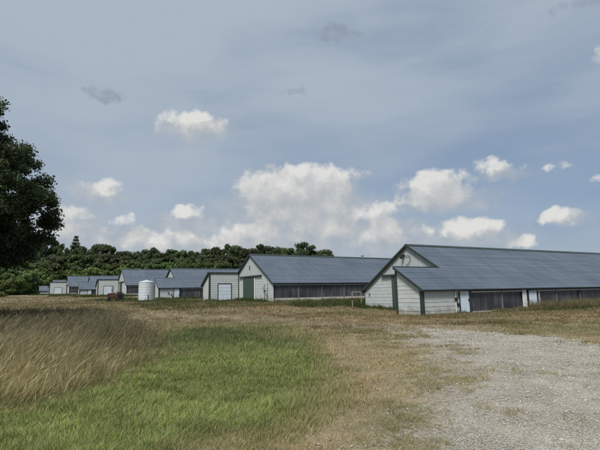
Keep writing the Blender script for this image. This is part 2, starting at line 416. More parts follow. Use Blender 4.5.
class MB:
    def __init__(s): s.v = []; s.f = []; s.parts = []
    def box(s, x0, x1, y0, y1, z0, z1):
        return s.add([(x0, y0, z0), (x1, y0, z0), (x1, y1, z0), (x0, y1, z0), (x0, y0, z1), (x1, y0, z1), (x1, y1, z1), (x0, y1, z1)],
                     [(0, 3, 2, 1), (4, 5, 6, 7), (0, 1, 5, 4), (1, 2, 6, 5), (2, 3, 7, 6), (3, 0, 4, 7)])
    def prism(s, pts, off):
        """pts: planar polygon, extruded by vector off"""
        n = len(pts); q = [tuple(np.add(p, off)) for p in pts]
        return s.add(list(pts) + q, [tuple(range(n))[::-1], tuple(range(n, 2 * n))] + [(i, (i + 1) % n, n + (i + 1) % n, n + i) for i in range(n)])
    def tube(s, pts, r, n=8, r2=None):
        pts = [np.array(p, float) for p in pts]; ring = []; vs = []
        rs = np.linspace(r, r2 if r2 is not None else r, len(pts)) if not isinstance(r, (list, tuple)) else r
        for i, p in enumerate(pts):
            d = pts[min(i + 1, len(pts) - 1)] - pts[max(i - 1, 0)]; d /= np.linalg.norm(d) + 1e-9
            a = np.cross(d, (0, 0, 1.0) if abs(d[2]) < .9 else (1.0, 0, 0)); a /= np.linalg.norm(a); b = np.cross(d, a)
            vs += [p + rs[i] * (math.cos(t) * a + math.sin(t) * b) for t in np.linspace(0, 2 * math.pi, n, endpoint=False)]
        fs = []
        for i in range(len(pts) - 1):
            for k in range(n): fs.append((i * n + k, i * n + (k + 1) % n, (i + 1) * n + (k + 1) % n, (i + 1) * n + k))
        fs.append(tuple(range(n))[::-1]); fs.append(tuple(range((len(pts) - 1) * n, len(pts) * n)))
        return s.add(vs, fs)
    def lathe(s, prof, c=(0, 0, 0), n=24, axis='z'):
        vs = []
        for (r, h) in prof:
            for t in np.linspace(0, 2 * math.pi, n, endpoint=False):
                a, b = r * math.cos(t), r * math.sin(t)
                p = (a, b, h) if axis == 'z' else (a, h, b)
                vs.append(tuple(np.add(p, c)))
        fs = []
        for i in range(len(prof) - 1):
            for k in range(n): fs.append((i * n + k, i * n + (k + 1) % n, (i + 1) * n + (k + 1) % n, (i + 1) * n + k))
        fs.append(tuple(range(n))[::-1]); fs.append(tuple(range((len(prof) - 1) * n, len(prof) * n)))
        return s.add(vs, fs)
    def add(s, vs, fs):
        b = len(s.v); s.v += [tuple(map(float, p)) for p in vs]; s.f += [tuple(i + b for i in f) for f in fs]; s.parts.append((b, len(s.v), len(s.f) - len(fs), len(s.f))); return s
    def each(s, name, material, parent=None, smooth=False):
        out = []
        for (v0, v1, f0, f1) in s.parts:
            q_ = MB(); q_.v = s.v[v0:v1]; q_.f = [tuple(i - v0 for i in f) for f in s.f[f0:f1]]; out.append(q_.build(name, material, parent, smooth))
        return out
    def build(s, name, material, parent=None, smooth=False):
        me = bpy.data.meshes.new(name); me.from_pydata(s.v, [], s.f); me.update(); me.materials.append(material)
        import bmesh
        bm = bmesh.new(); bm.from_mesh(me); bmesh.ops.recalc_face_normals(bm, faces=bm.faces); bm.to_mesh(me); bm.free()
        if smooth:
            for p in me.polygons: p.use_smooth = True
        return link(name, me, parent)

# ------------------------------------------------------------------ ground sheet
def axis_grid(lo, hi, fine, growth, centre=0.0):
    out = [centre]; s = fine; p = centre
    while p < hi: p += s; out.append(p); s = fine + growth * max(0, abs(p - centre) - 6)
    p = centre
    while p > lo:
        s = fine + growth * max(0, abs(p - centre) - 6); p -= s; out.append(p)
    return np.array(sorted(out))
gx = axis_grid(-2500, 2500, .16, .045); gy = axis_grid(-600, 3500, .16, .04, 6.0)
X, Y = np.meshgrid(gx, gy); P = np.stack([X.ravel(), Y.ravel()], 1)
near = np.hypot(P[:, 0], P[:, 1]) < 140
g = np.zeros(len(P)); t = g.copy(); gr = g.copy(); di = g.copy(); ba = g.copy()
mk = masks(P[near])
for a, b in zip((g, t, gr, di, ba), mk): a[near] = b
Z = H(P[:, 0], P[:, 1])
Z = Z + np.where(near, (vnoise(P[:, 0], P[:, 1], .35, 4) - .5) * .03, 0)
ny, nx = X.shape
idx = np.arange(ny * nx).reshape(ny, nx)
Fq = np.stack([idx[:-1, :-1].ravel(), idx[:-1, 1:].ravel(), idx[1:, 1:].ravel(), idx[1:, :-1].ravel()], 1)
at_ = {'green': np.maximum(g, t * .5), 'gravel': gr, 'dirt': di, 'bare': ba}
props(link('ground', np_mesh('ground', np.column_stack([P, Z]), Fq, M_GROUND, at_, True)), kind='structure')
# the gravel drive as its own sheet over the ground
gmask = gr[Fq].mean(1) > .22
used, inv = np.unique(Fq[gmask], return_inverse=True)
props(link('gravel_drive', np_mesh('gravel_drive', np.column_stack([P[used], Z[used] + .004]), inv.reshape(-1, 4), M_GROUND, {k: a[used] for k, a in at_.items()}, True)), kind='structure')

# ------------------------------------------------------------------ grass
def blades(P, h, w, lean, col, seg=2, tip=None, curve=.5):
    """P (n,2) roots, h heights, w widths, lean (n,2) tip offset in metres, col (n,3)"""
    n = len(P); z = H(P[:, 0], P[:, 1]) - .02
    a = rng.uniform(0, math.pi, n); sx_, sy_ = np.cos(a) * w / 2, np.sin(a) * w / 2
    Vs = []; cs = []
    for i in range(seg):
        f = i / seg; k = f ** (1 + curve); ww = 1 - .5 * f
        cx_ = P[:, 0] + lean[:, 0] * k; cy_ = P[:, 1] + lean[:, 1] * k; cz = z + h * f * (1 - .12 * f)
        Vs.append(np.stack([cx_ - sx_ * ww, cy_ - sy_ * ww, cz], 1)); Vs.append(np.stack([cx_ + sx_ * ww, cy_ + sy_ * ww, cz], 1))
        cc = col if tip is None else col * (1 - f) + tip * f
        cs += [cc, cc]
    Vs.append(np.stack([P[:, 0] + lean[:, 0], P[:, 1] + lean[:, 1], z + h * .9], 1)); cs.append(col if tip is None else tip)
    m_ = 2 * seg + 1
    V = np.stack(Vs, 1).reshape(-1, 3); C_ = np.stack(cs, 1).reshape(-1, 3)
    b = (np.arange(n) * m_)[:, None]; Fs = []
    for i in range(seg - 1): Fs.append(b + np.array([2 * i, 2 * i + 1, 2 * i + 3, 2 * i + 2]))
    q = np.concatenate(Fs) if Fs else None
    tr = b + np.array([2 * seg - 2, 2 * seg - 1, 2 * seg])
    return V, ([q, tr] if q is not None else [tr]), C_
def join(parts):
    Vs, Cs, Qs, Ts = [], [], [], []; o = 0
    for V, F, C_ in parts:
        for f in F: (Qs if f.shape[1] == 4 else Ts).append(f + o)
        Vs.append(V); Cs.append(C_); o += len(V)
    F = []
    if Qs: F.append(np.concatenate(Qs))
    if Ts: F.append(np.concatenate(Ts))
    return np.concatenate(Vs), F, np.concatenate(Cs)
def sample(n, d0, d1, a0=-42, a1=42):
    d = d0 * (d1 / d0) ** rng.random(n); a = np.radians(rng.uniform(a0, a1, n))
    return np.stack([d * np.sin(a), d * np.cos(a)], 1), d
def pick(cols, n, j=.18):
    cols = np.array(cols); c = cols[rng.integers(0, len(cols), n)]
    return c * rng.uniform(1 - j, 1 + j, (n, 1)) * rng.uniform(1 - j / 3, 1 + j / 3, (n, 3))
M_GRASS = blade_mat('grass_blades', .4)

# bright green lawn
Pn, d = sample(620000, 2.6, 34)
mg, mt_, mgr, mdi, mba = masks(Pn)
keep = rng.random(len(Pn)) < mg * (1 - mt_ * .7)
Pl, dl = Pn[keep], d[keep]
pat = fbm(Pl[:, 0], Pl[:, 1], 1.6, 8)
hh = (.05 + .09 * pat * rng.uniform(.5, 1.5, len(Pl))) * (1 + .5 * (vnoise(Pl[:, 0], Pl[:, 1], .3, 6) > .6))
far = np.clip((dl - 9) / 8, 0, 1); hh *= 1 + .8 * far
cg = pick([(.185, .25, .055), (.23, .295, .072), (.13, .185, .040), (.30, .335, .13), (.29, .28, .14), (.25, .295, .09), (.33, .29, .16)], len(Pl), .38)
br = np.clip((pat - .35) * 2.2, 0, 1)[:, None]
cg = cg * (.85 + .5 * br)
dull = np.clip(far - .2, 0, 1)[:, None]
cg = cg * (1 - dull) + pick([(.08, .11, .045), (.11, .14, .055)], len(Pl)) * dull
edge = np.clip(1.2 - mg[keep] * 1.2, 0, 1)[:, None]
cg = cg * (1 - edge) + pick([(.34, .29, .16), (.24, .24, .10)], len(Pl)) * edge
ww = .0085 * np.maximum(1, dl / 5) ** .95
lean = rng.normal(0, 1, (len(Pl), 2)) * (hh * .45)[:, None] + np.array([.02, 0])
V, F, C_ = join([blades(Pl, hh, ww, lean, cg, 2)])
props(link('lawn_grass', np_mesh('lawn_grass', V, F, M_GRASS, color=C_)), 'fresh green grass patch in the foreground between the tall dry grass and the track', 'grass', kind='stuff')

# dry short grass
Pn, d = sample(760000, 2.6, 150)
mg, mt_, mgr, mdi, mba = masks(Pn)
tuft = fbm(Pn[:, 0], Pn[:, 1], .5, 12)
pr_ = (1 - mg) * (1 - mt_) * (1 - mdi * .45) * np.where(mgr > .8, np.clip((tuft - .66) * 4, 0, .35), np.where(mgr > .25, np.clip((tuft - .40) * 4, 0, .8), np.clip(tuft * 1.6 - .25, .05, .9)))
keep = rng.random(len(Pn)) < pr_
Pd, dd = Pn[keep], d[keep]
tf = tuft[keep]; big = fbm(Pd[:, 0], Pd[:, 1], 3.5, 14)
hh = (.03 + .08 * tf * rng.uniform(.4, 1.6, len(Pd))) * (1 + np.clip((dd - 12) / 25, 0, 1.3))
cd = pick([(.50, .405, .235), (.41, .315, .17), (.57, .47, .29), (.31, .225, .12), (.33, .29, .15)], len(Pd), .25)
og = np.clip((big - .46) * 5, 0, 1)[:, None] * .75
og = np.where(mgr[keep][:, None] > .3, np.maximum(og, .45), og) * np.where(mba[keep][:, None] > .5, .45, 1)
cd = cd * (1 - og) + pick([(.17, .185, .065), (.22, .22, .09)], len(Pd)) * og
pt = fbm(Pd[:, 0], Pd[:, 1], 2.6, 41); pk = np.clip((.56 - pt) * 5, 0, 1)[:, None]
cd = cd * (1 - pk * np.array([.30, .40, .48]))
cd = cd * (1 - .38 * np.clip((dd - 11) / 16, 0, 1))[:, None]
ww = .0055 * np.maximum(1, dd / 5) ** .95
lean = rng.normal(0, 1, (len(Pd), 2)) * (hh * .7)[:, None]
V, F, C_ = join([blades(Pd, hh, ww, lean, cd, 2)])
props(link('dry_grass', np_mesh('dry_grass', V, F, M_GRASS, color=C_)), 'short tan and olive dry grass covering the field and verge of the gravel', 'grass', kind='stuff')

# tall golden grass on the left: leaning to the right in the wind
Pn, d = sample(400000, 4.0, 40, -48, 6)
keep = rng.random(len(Pn)) < np.clip((sdf(Pn, Z_TALL) + .35) / 1.6 + (vnoise(Pn[:, 0], Pn[:, 1], 1.1, 21) - .5) * 1.2, 0, 1)
Pt, dt = Pn[keep], d[keep]
n = len(Pt)
cl = fbm(Pt[:, 0], Pt[:, 1], 1.3, 23)
inn = np.clip(sdf(Pt, Z_TALL) / 1.6 + rng.normal(0, .25, n), .1, 1)
hh = (.62 + .5 * cl) * np.where(rng.random(n) < .08, rng.uniform(1.1, 1.4, n), rng.uniform(.4, 1.1, n)) * (.4 + .6 * inn)
ax_ = .24 + .2 * (vnoise(Pt[:, 0], Pt[:, 1], 2.2, 25) - .3)
lean = np.stack([hh * (ax_ + rng.normal(0, .26, n)), hh * rng.normal(-.04, .24, n)], 1)
gold = pick([(.594, .506, .275), (.748, .649, .374), (.440, .369, .187), (.352, .330, .143), (.660, .572, .341)], n, .25)
brown = pick([(.21, .175, .115), (.155, .13, .085), (.13, .13, .06), (.26, .22, .14)], n, .25)
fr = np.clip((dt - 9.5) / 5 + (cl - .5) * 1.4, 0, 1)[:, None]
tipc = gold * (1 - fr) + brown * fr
root = pick([(.10, .125, .04), (.16, .15, .06), (.20, .16, .08)], n)
ww = .0052 * np.maximum(1, dt / 5) ** .9
low = rng.random(n) < .35
hh2 = np.where(low, hh * .55, hh)
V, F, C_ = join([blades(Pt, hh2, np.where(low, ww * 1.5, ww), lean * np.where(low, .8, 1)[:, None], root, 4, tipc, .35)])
# seed heads on the tall stalks
sel = (~low) & (rng.random(n) < .35)
Ps, hs, ls, ds = Pt[sel], hh2[sel], lean[sel], dt[sel]; m_ = len(Ps)
zb = H(Ps[:, 0], Ps[:, 1])
tipp = np.stack([Ps[:, 0] + ls[:, 0], Ps[:, 1] + ls[:, 1], zb + hs * .9], 1)
dr = np.stack([ls[:, 0] * 1.5, ls[:, 1] * 1.5, hs * .55], 1); dr /= np.linalg.norm(dr, axis=1)[:, None]
L = rng.uniform(.10, .24, m_)[:, None]; a_ = rng.uniform(0, math.pi, m_)
sdv = np.stack([np.cos(a_), np.sin(a_), np.zeros(m_)], 1) * (.0034 * np.maximum(1, ds / 5) ** .8)[:, None]
V2 = np.stack([tipp - dr * L * .6, tipp - dr * L * .1 + sdv, tipp + dr * L * .6, tipp - dr * L * .1 - sdv], 1).reshape(-1, 3)
F2 = (np.arange(m_) * 4)[:, None] + np.array([0, 1, 2, 3])
C2 = np.repeat(tipc[sel] * .85, 4, 0)
V, F, C_ = join([(V, F, C_), (V2, [F2], C2)])
props(link('tall_grass', np_mesh('tall_grass', V, F, M_GRASS, color=C_)), 'tall golden seeding grass leaning to the right at the left side of the field', 'grass', kind='stuff')

# gravel stones
Pn, d = sample(220000, 2.6, 30, -12, 44)
mg, mt_, mgr, mdi, mba = masks(Pn)
keep = rng.random(len(Pn)) < np.clip(mgr * 1.1, 0, 1) ** 1.3 * .8
Pg, dg = Pn[keep], d[keep]; n = len(Pg)
sz_ = .0058 * rng.lognormal(0, .4, n) * np.maximum(1, dg / 6) ** .85
octa = np.array([(1, 0, 0), (-1, 0, 0), (0, 1, 0), (0, -1, 0), (0, 0, 1), (0, 0, -1)], float)
of = np.array([(0, 2, 4), (2, 1, 4), (1, 3, 4), (3, 0, 4), (2, 0, 5), (1, 2, 5), (3, 1, 5), (0, 3, 5)])
Vo = octa[None] * rng.uniform(.6, 1.4, (n, 6, 1)) + rng.normal(0, .18, (n, 6, 3))
th = rng.uniform(0, 6.28, n); c_, s_ = np.cos(th), np.sin(th)
Vx = Vo[:, :, 0] * c_[:, None] - Vo[:, :, 1] * s_[:, None]; Vy = Vo[:, :, 0] * s_[:, None] + Vo[:, :, 1] * c_[:, None]
Vs = np.stack([Vx, Vy, Vo[:, :, 2] * .6], 2) * sz_[:, None, None]
Vs += np.stack([Pg[:, 0], Pg[:, 1], H(Pg[:, 0], Pg[:, 1]) + .006 + sz_ * .2], 1)[:, None]
Fs = ((np.arange(n) * 6)[:, None, None] + of[None]).reshape(-1, 3)
cs = pick([(.32, .305, .27), (.38, .365, .325), (.44, .425, .385), (.25, .235, .205), (.38, .335, .26)], n, .10)
M_STONE = blade_mat('gravel_stone', 0.0, rough=.9)
props(link('gravel_stones', np_mesh('gravel_stones', Vs.reshape(-1, 3), Fs, M_STONE, color=np.repeat(cs, 6, 0))), 'loose pale grey gravel stones strewn over the drive', 'gravel', kind='stuff')

# ------------------------------------------------------------------ the poultry barns
S = 0.9
HW, HE, RISE = 7.3 * S, 2.27 * S, 4.95 * S          # half width, eave height, ridge above eave
SL = RISE / HW
AX, AY, BX, BY = 5.28 * S, 4.17 * S, 5.61 * S, 4.17 * S
RH = HE + RISE
def top(y): return HE + SL * (HW - abs(y))
def clip(pl, i, lo, hi):
    """clip a 3-D polygon to lo <= coord i <= hi"""
    for sgn, lim in ((1, lo), (-1, -hi)):
        out = []
        for k in range(len(pl)):
            a, b = np.array(pl[k]), np.array(pl[(k + 1) % len(pl)])
            da, db = sgn * a[i] - lim, sgn * b[i] - lim
            if da >= 0: out.append(tuple(a))
            if (da >= 0) != (db >= 0): out.append(tuple(a + (b - a) * (da / (da - db))))
        pl = out
        if len(pl) < 3: return None
    return pl
def siding(mb, pl, nrm, h=.31, lip=.017, z0=0.0, zmax=99):
    """horizontal lap boards over the planar polygon pl; nrm = outward normal"""
    zs = [p[2] for p in pl]; z = z0; nrm = np.array(nrm, float)
    while z < max(zs) - .01 and z < zmax:
        b = clip(pl, 2, z, min(z + h, zmax))
        if b:
            zb, zt = z, z + h
            lp = lip * random.uniform(.6, 1.3); q = [np.array(p) + nrm * (.004 + lp * (1 - (p[2] - zb) / (zt - zb))) for p in b]
            n = len(b); vs = [tuple(p) for p in q] + list(b)
            mb.add(vs, [tuple(range(n))] + [(i, (i + 1) % n, n + (i + 1) % n, n + i) for i in range(n)])
        z += h
def battens(mb, pl, nrm, ax, step=.9):
    nrm = np.array(nrm, float); lo = min(p[ax] for p in pl); hi = max(p[ax] for p in pl); z = lo + .1
    n = len(pl); mb.prism(pl, nrm * .02)
    while z < hi:
        b = clip([tuple(np.array(p) + nrm * .018) for p in pl], ax, z, z + .05)
        if b: mb.prism(b, nrm * .025)
        z += step
def rake(mb, p, q, wdt=.2, thk=.06, drop=True):
    """board along p->q in the plane x=const, hanging below the roof edge"""
    (x, y0, z0), (_, y1, z1) = p, q
    mb.prism([(x, y0, z0), (x, y1, z1), (x, y1, z1 - wdt), (x, y0, z0 - wdt)], (-thk, 0, 0))
def set_dims(rise, he, ax, ay):
    global HE, RISE, SL, RH, AX, AY, BX, BY
    HE, RISE = he, rise; SL = RISE / HW; RH = HE + RISE; AX = BX = ax; AY = BY = ay
def make_barn(kind, length, detail=1, tint=0):
    """local frame: x along the barn, y across it (away from the camera), origin in the middle of the gable foot"""
    root = empty('poultry_barn', (0, 0, 0))
    nr = kind == 'near'
    ax, ay = (AX, AY) if nr else (BX, BY)
    xa = -ax; tz = top(ay)
    L = length; OH = .28; RK = .22
    # --- walls: gable end of lap boards below, sheet above
    zt = 3.3
    low = MB(); upm = MB()
    gable = [(0, -HW, -.5), (0, HW, -.5), (0, HW, HE), (0, 0, RH), (0, -HW, HE)]
    body = MB(); body.prism([(.0, p[1], p[2] - (.03 if p[2] > HE + .1 else 0)) for p in gable], (.12, 0, 0))
    body.prism([(L - .12, p[1], p[2] - .02) for p in gable], (.12, 0, 0))
    body.each('gable_wall', M_PANEL, root)
    g2 = [(0, -HW, 0), (0, HW, 0), (0, HW, HE), (0, 0, RH - .03), (0, -HW, HE)]
    siding(low, g2, (-1, 0, 0), zmax=zt)
    low.build('lap_siding', M_WHITE, root)
    b = clip(g2, 2, zt, 99)
    battens(upm, b, (-1, 0, 0), 1, 1.1)
    upm.build('gable_sheeting', M_PANEL, root)
    # far long wall
    MB().box(.1, L, HW - .12, HW, -.5, HE - .02).build('rear_wall', M_WHITE, root)
    # --- roof in lapped courses
    rf = MB(); nc = 8
    def slope(sgn, x0, x1, y_top, y_bot):
        for k in range(nc):
            ya, yb = y_top + (y_bot - y_top) * k / nc, y_top + (y_bot - y_top) * (k + 1) / nc
            nseg = max(1, int((x1 - x0) / 12)); 
            za, zb = top(ya) + .05, top(yb) + .062
            # several sheets per course, each a touch out of line
            xs = np.linspace(x0, x1, nseg + 1)
            for j in range(nseg):
                w1, w2 = random.uniform(-.010, .012), random.uniform(-.010, .012)
                a = [(xs[j], sgn * ya, za + w1), (xs[j + 1] - .004, sgn * ya, za + w2), (xs[j + 1] - .004, sgn * (yb + .06), zb - SL * .06 + w2), (xs[j], sgn * (yb + .06), zb - SL * .06 + w1)]
                rf.prism(a, (0, 0, -.03))
    yb_ = HW + OH
    if nr:
        slope(-1, -RK, L + RK, 0, ay); slope(-1, xa - RK, L + RK, ay, yb_); slope(1, -RK, L + RK, 0, yb_)
    else:
        slope(1, -RK, L + RK, 0, ay); slope(1, xa - RK, L + RK, ay, yb_); slope(-1, -RK, L + RK, 0, yb_)
    roof = rf.build('roof', M_ROOF, root)
    rc = MB()
    for sg in (-1, 1):
        rc.prism([(-RK - .03, 0, RH + .13), (-RK - .03, sg * .28, RH + .11 - SL * .28), (-RK - .03, sg * .28, RH + .08 - SL * .28), (-RK - .03, 0, RH + .085)], (L + 2 * RK + .06, 0, 0))
    rc.build('ridge_cap', M_GREEN, roof)
    # --- trim
    tm = MB(); xr = -RK
    def rk(x, y0, y1):
        rake(tm, (x, y0, top(y0) + .09), (x, y1, top(y1) + .09))
    s = -1 if nr else 1
    rk(xr - .003, 0, s * ay); rk(xr - .003, 0, -s * (HW + OH)); rk(xa - RK - .003, s * ay, s * (HW + OH))
    # flat edge of the annex roof against the gable
    tm.box(xa - RK, -.26, *(sorted((s * (ay - .05), s * (ay - .11)))), tz - .10, tz + .13)
    # eave boards
    for sg in (-1, 1):
        x0 = xa - RK if sg == s else -RK
        y1 = sg * (HW + OH); tm.box(x0, L + RK, *sorted((y1 - sg * .03, y1 + sg * .01)), top(HW + OH) - .09, top(HW + OH) + .06)
    # corner boards
    def corner(x, y, z1, hw_=.12):
        tm.box(x - .055, x + hw_, y - hw_ if y < 0 else y - .12, y + .12 if y < 0 else y + .055, -.3, z1)
    tm.each('trim_board', M_GREEN, root)
    tc_ = MB()
    if nr:
        tc_.box(xa - .06, xa + .16, -HW - .06, -HW + .18, -.4, HE - .05)
        tc_.box(xa - .06, xa + .08, -ay - .12, -ay + .07, -.4, tz - .13)
        if tint != 9: tc_.box(-.055, .10, -HW - .058, -HW - .01, -.3, HE - .05)
    else:
        tc_.box(xa - .06, xa + .14, ay - .06, ay + .16, -.4, tz - .12)
        tc_.box(xa - .06, xa + .10, HW - .1, HW + .06, -.4, HE - .05)
        tc_.box(-.16, .0, ay - .05, ay - .005, -.4, tz - .12)
    tc_.each('corner_board', M_GREEN, root)
    # --- annex
    an = MB(); an2 = MB()
    endp = [(xa, s * HW, -.4), (xa, s * ay, -.4), (xa, s * ay, tz - .03), (xa, s * HW, HE - .03)]
    core = MB()
    core.prism(endp, (.1, 0, 0))
    core.box(xa + .1, 0, *sorted((s * ay, s * (ay + .1))), -.4, tz - .04)
    if not nr: core.box(xa + .1, .1, HW - .1, HW, -.4, HE - .03)
    core.each('annex_wall', M_PANEL, root)
    siding(an, [(xa, s * HW, 0), (xa, s * ay, 0), (xa, s * ay, tz - .05), (xa, s * HW, HE - .03)], (-1, 0, 0))
    if nr:
        x1 = -1.55
        siding(an2, [(xa, -HW, 0), (x1, -HW, 0), (x1, -HW, HE - .03), (xa, -HW, HE - .03)], (0, -1, 0))
    else:
        siding(an2, [(xa, ay, 0), (0, ay, 0), (0, ay, tz - .05), (xa, ay, tz - .05)], (0, -1, 0))
    an.build('annex_siding', M_WHITE, root); an2.build('annex_siding', M_WHITE, root)
    if nr:
        cw = MB(); cw.box(xa + .1, -.0, -HW, -HW + .1, -.4, HE - .03); cw.build('annex_side_wall', M_PANEL, root)
        d = MB(); d.box(-1.12, -.16, -HW - .07, -HW - .01, .05, HE - .28)
        for k in range(4): d.box(-1.10 + k * .25, -1.06 + k * .25, -HW - .085, -HW - .07, .07, HE - .3)
        dd_ = d.build('door', M_DOORW, root)
        MB().box(-.28, -.2, -HW - .12, -HW - .086, .95, 1.1).build('handle', M_BLACK, dd_)
        fr_ = MB(); fr_.box(-1.2, -1.13, -HW - .09, -HW, -.1, HE - .2); fr_.box(-.15, -.05, -HW - .09, -HW, -.1, HE - .2); fr_.box(-1.13, -.15, -HW - .09, -HW, HE - .27, HE - .2)
        fr_.build('door_frame', M_GREEN, root)
        if detail:
            pm = MB(); pm.tube([(-1.62, -HW - .09, HE - .25), (-1.62, -HW - .09, .1)], .035); pm.tube([(-1.32, -HW - .08, HE - .9), (-1.32, -HW - .08, .0)], .03)
            pm.tube([(-1.62, -HW - .09, HE - .27), (-1.15, -HW - .09, HE - .27)], .03)
            pm.each('drain_pipe', M_WPAINT, root)
            bx_ = MB(); bx_.box(-1.69, -1.5, -HW - .2, -HW - .05, .95, 1.22); bx_.box(-1.4, -1.25, -HW - .18, -HW - .05, .55, .8); bx_.each('meter_box', M_BLACK, root)
    else:
        w0, w1, hz_ = xa + BX * .29, xa + BX * .71, 2.35
        d = MB(); d.box(w0, w1, ay - .08, ay - .045, .0, hz_)
        for k in range(1, 5): zz = hz_ * k / 5; d.box(w0 + .05, w1 - .05, ay - .095, ay - .08, zz - .015, zz + .015)
        d.build('door', M_DOORW, root)
        f_ = MB(); f_.box(w0 - .1, w0, ay - .10, ay - .02, -.05, hz_); f_.box(w1, w1 + .1, ay - .10, ay - .02, -.05, hz_); f_.box(w0 - .1, w1 + .1, ay - .105, ay - .02, hz_, hz_ + .1)
        f_.build('door_frame', M_GREEN, root)
    # --- sliding door on the gable
    d = MB(); d.box(-.12, -.08, -1.25, 2.3, .0, 3.18)
    y = -1.2
    while y < 2.25: d.box(-.145, -.12, y, y + .06, .02, 3.16); y += .44
    dr_ = d.build('sliding_door', M_DOORG, root)
    t_ = MB(); t_.box(-.24, -.06, -3.5, 3.7 if nr else 3.6, 3.19, 3.36); t_.build('door_track', M_GREEN, root)
    MB().box(-.1, -.05, -1.5, -1.26, .0, 3.15).build('door_post', M_WPAINT, root)
    # --- near long side: curtain wall
    y0 = -HW
    hd = MB(); hd.box(.0, L, y0 - .035, y0 + .05, HE - .41, HE - .32)
    
    hd.each('wall_board', M_WPAINT, root)
    ft = MB(); ft.box(.02, L, y0 - .02, y0 + .05, -.4, .30 if kind == 'far' else .14); ft.build('footing', M_CONC, root)
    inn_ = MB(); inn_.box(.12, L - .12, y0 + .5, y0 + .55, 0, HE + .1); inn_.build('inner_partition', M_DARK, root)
    lf = MB(); lf.box(0, L, y0 + .02, y0 + .1, HE - .31, HE + .02); lf.build('eave_shadow_strip', M_DARK, root)  # near-black strip paints the shadow gap between eave and white header
    # cloth with folds
    xs = np.arange(.3, L - .2, .12 if detail else .5); zs = np.array([.26 if kind == 'far' else .1, .6, .95, 1.3, HE - .40])
    cx_ = MB(); vs = []
    ph = np.cumsum(rng.normal(0, .6, len(xs)))
    for k, z in enumerate(zs):
        for i, x in enumerate(xs):
            vs.append((x, y0 + .02 + .018 * math.sin(x * 5.1 + ph[i]) + .03 * math.sin(x * .9 + z * 1.5) * (k not in (0, 4)), z + (.02 * math.sin(x * 1.7) if k == 0 else 0)))
    n = len(xs); fs = [(k * n + i, k * n + i + 1, (k + 1) * n + i + 1, (k + 1) * n + i) for k in range(len(zs) - 1) for i in range(n - 1)]
    cx_.add(vs, fs); cx_.build('side_curtain', M_CURT, root, True)
    x = 0.05; k = 0
    while x < min(L, 60):
        if detail or k == 0:
            MB().box(x, x + .12, y0 - .045, y0 - .002, -.2, HE - .27).build('post', M_WOOD if k else M_GREEN, root)
        x += 3.65 if k else 3.6; k += 1
    return root

def place(root, bx, by, bz):
    """barn-frame position -> scene; the frame is turned by YAW"""
    root.location = (bx * cyw - by * syw, bx * syw + by * cyw, bz); root.rotation_euler = (0, 0, YAW)
BARNS = [  # x, y, z, rise, eave height, annex length, annex offset, turn, kind, label, length
    (29.495, 29.923, -.152, 3.909, 1.978, 4.905, 3.894, -2.08, 'near', 'nearest white poultry barn, its low side wing facing the gravel drive', 110),
    (26.495, 57.165, 0.777, 3.947, 2.334, 4.5, 3.95, .28, 'far', 'second nearest white poultry barn with a green sliding door in its tall gable', 95),
    (25.009, 92.174, 0.75, 3.84, 2.523, 3.915, 3.587, 0, 'near', 'white poultry barn right of the water tank, gable tip above a low side wing', 95),
    (20.749, 122.138, 2.076, 4.03, 2.473, 5.065, 4.035, 0, 'far', 'white poultry barn directly behind the old red tractor, its gable left of the water tank', 95),
    (16.892, 154.529, 1.965, 4.091, 2.251, 3.377, 3.464, 0, 'near', 'distant poultry barn showing a small gable tip left of and behind the tractor barn', 95),
    (12.714, 181.924, 3.0, 3.728, 2.647, 5.515, 3.654, 0, 'far', 'distant poultry barn with a dark gable doorway, second from the left end', 95),
    (9.403, 211.063, 2.63, 4.346, 2.045, 4.75, 3.819, 0, 'near', 'farthest and smallest poultry barn at the left end of the row', 95)]
barn_objs = []
for k, (bx, by, bz, ri, he, ax_, ay_, dy, kind, lab, L) in enumerate(BARNS):
    set_dims(ri, he, ax_, ay_)
    o = make_barn(kind, L, 1 if k < 3 else 0)
    place(o, bx, by, bz); o.rotation_euler[2] += math.radians(dy)
    props(o, lab, 'barn', 'row of poultry barns')
    barn_objs.append(o)
A, B, C, D = barn_objs[:4]
set_dims(*BARNS[0][3:7])
# nearest barn: lamp and cable on the gable, second doorway on the long side
m_ = MB(); m_.box(-.34, -.06, .35, .6, RH - .95, RH - .8); m_.tube([(-.2, .48, RH - .95), (-.42, .48, RH - 1.12)], .07, 10, .13)
m_.build('gable_lamp', M_BLACK, A)
pts = [(-.1, .35 - .9 * math.sin(t) * .8, RH - 1.0 + .12 * math.sin(t * 2) - .75 * (t / 3) ** 1.6) for t in np.linspace(0, 3, 16)]
MB().tube(pts, .022, 6).build('cable', M_BLACK, A)
m_ = MB(); m_.box(-.2, -.05, 5.7, 5.85, 1.55, 1.72); m_.build('wall_lamp', M_GALV, A)
def wall_x(k, u, yl):
    """local x on the barn's near wall seen at picture column u"""
    lo, hi = 0.0, 60.0
    for _ in range(40):
        md = (lo + hi) / 2; o_ = barn_objs[k]; a = o_.rotation_euler[2]
        p = np.array([o_.location.x + md * math.cos(a) - yl * math.sin(a), o_.location.y + md * math.sin(a) + yl * math.cos(a), 1.2 - EYE])
        uu = CX + F_PX * (p @ rt) / (p @ fw)
        if uu < u: lo = md
        else: hi = md
    return lo
q = [wall_x(0, u, -HW) for u in (521.5, 525.5, 528, 535.5, 538)]
MB().box(q[0], q[1], -HW - .1, -HW - .05, .0, HE - .27).build('white_door_panel', M_WPAINT, A)
MB().box(q[1], q[2], -HW - .075, -HW - .05, .0, HE - .27).build('dark_doorway', M_DARK, A)
m_ = MB(); m_.box(q[2], q[3], -HW - .1, -HW - .05, .0, HE - .42)
x_ = q[2] + .1
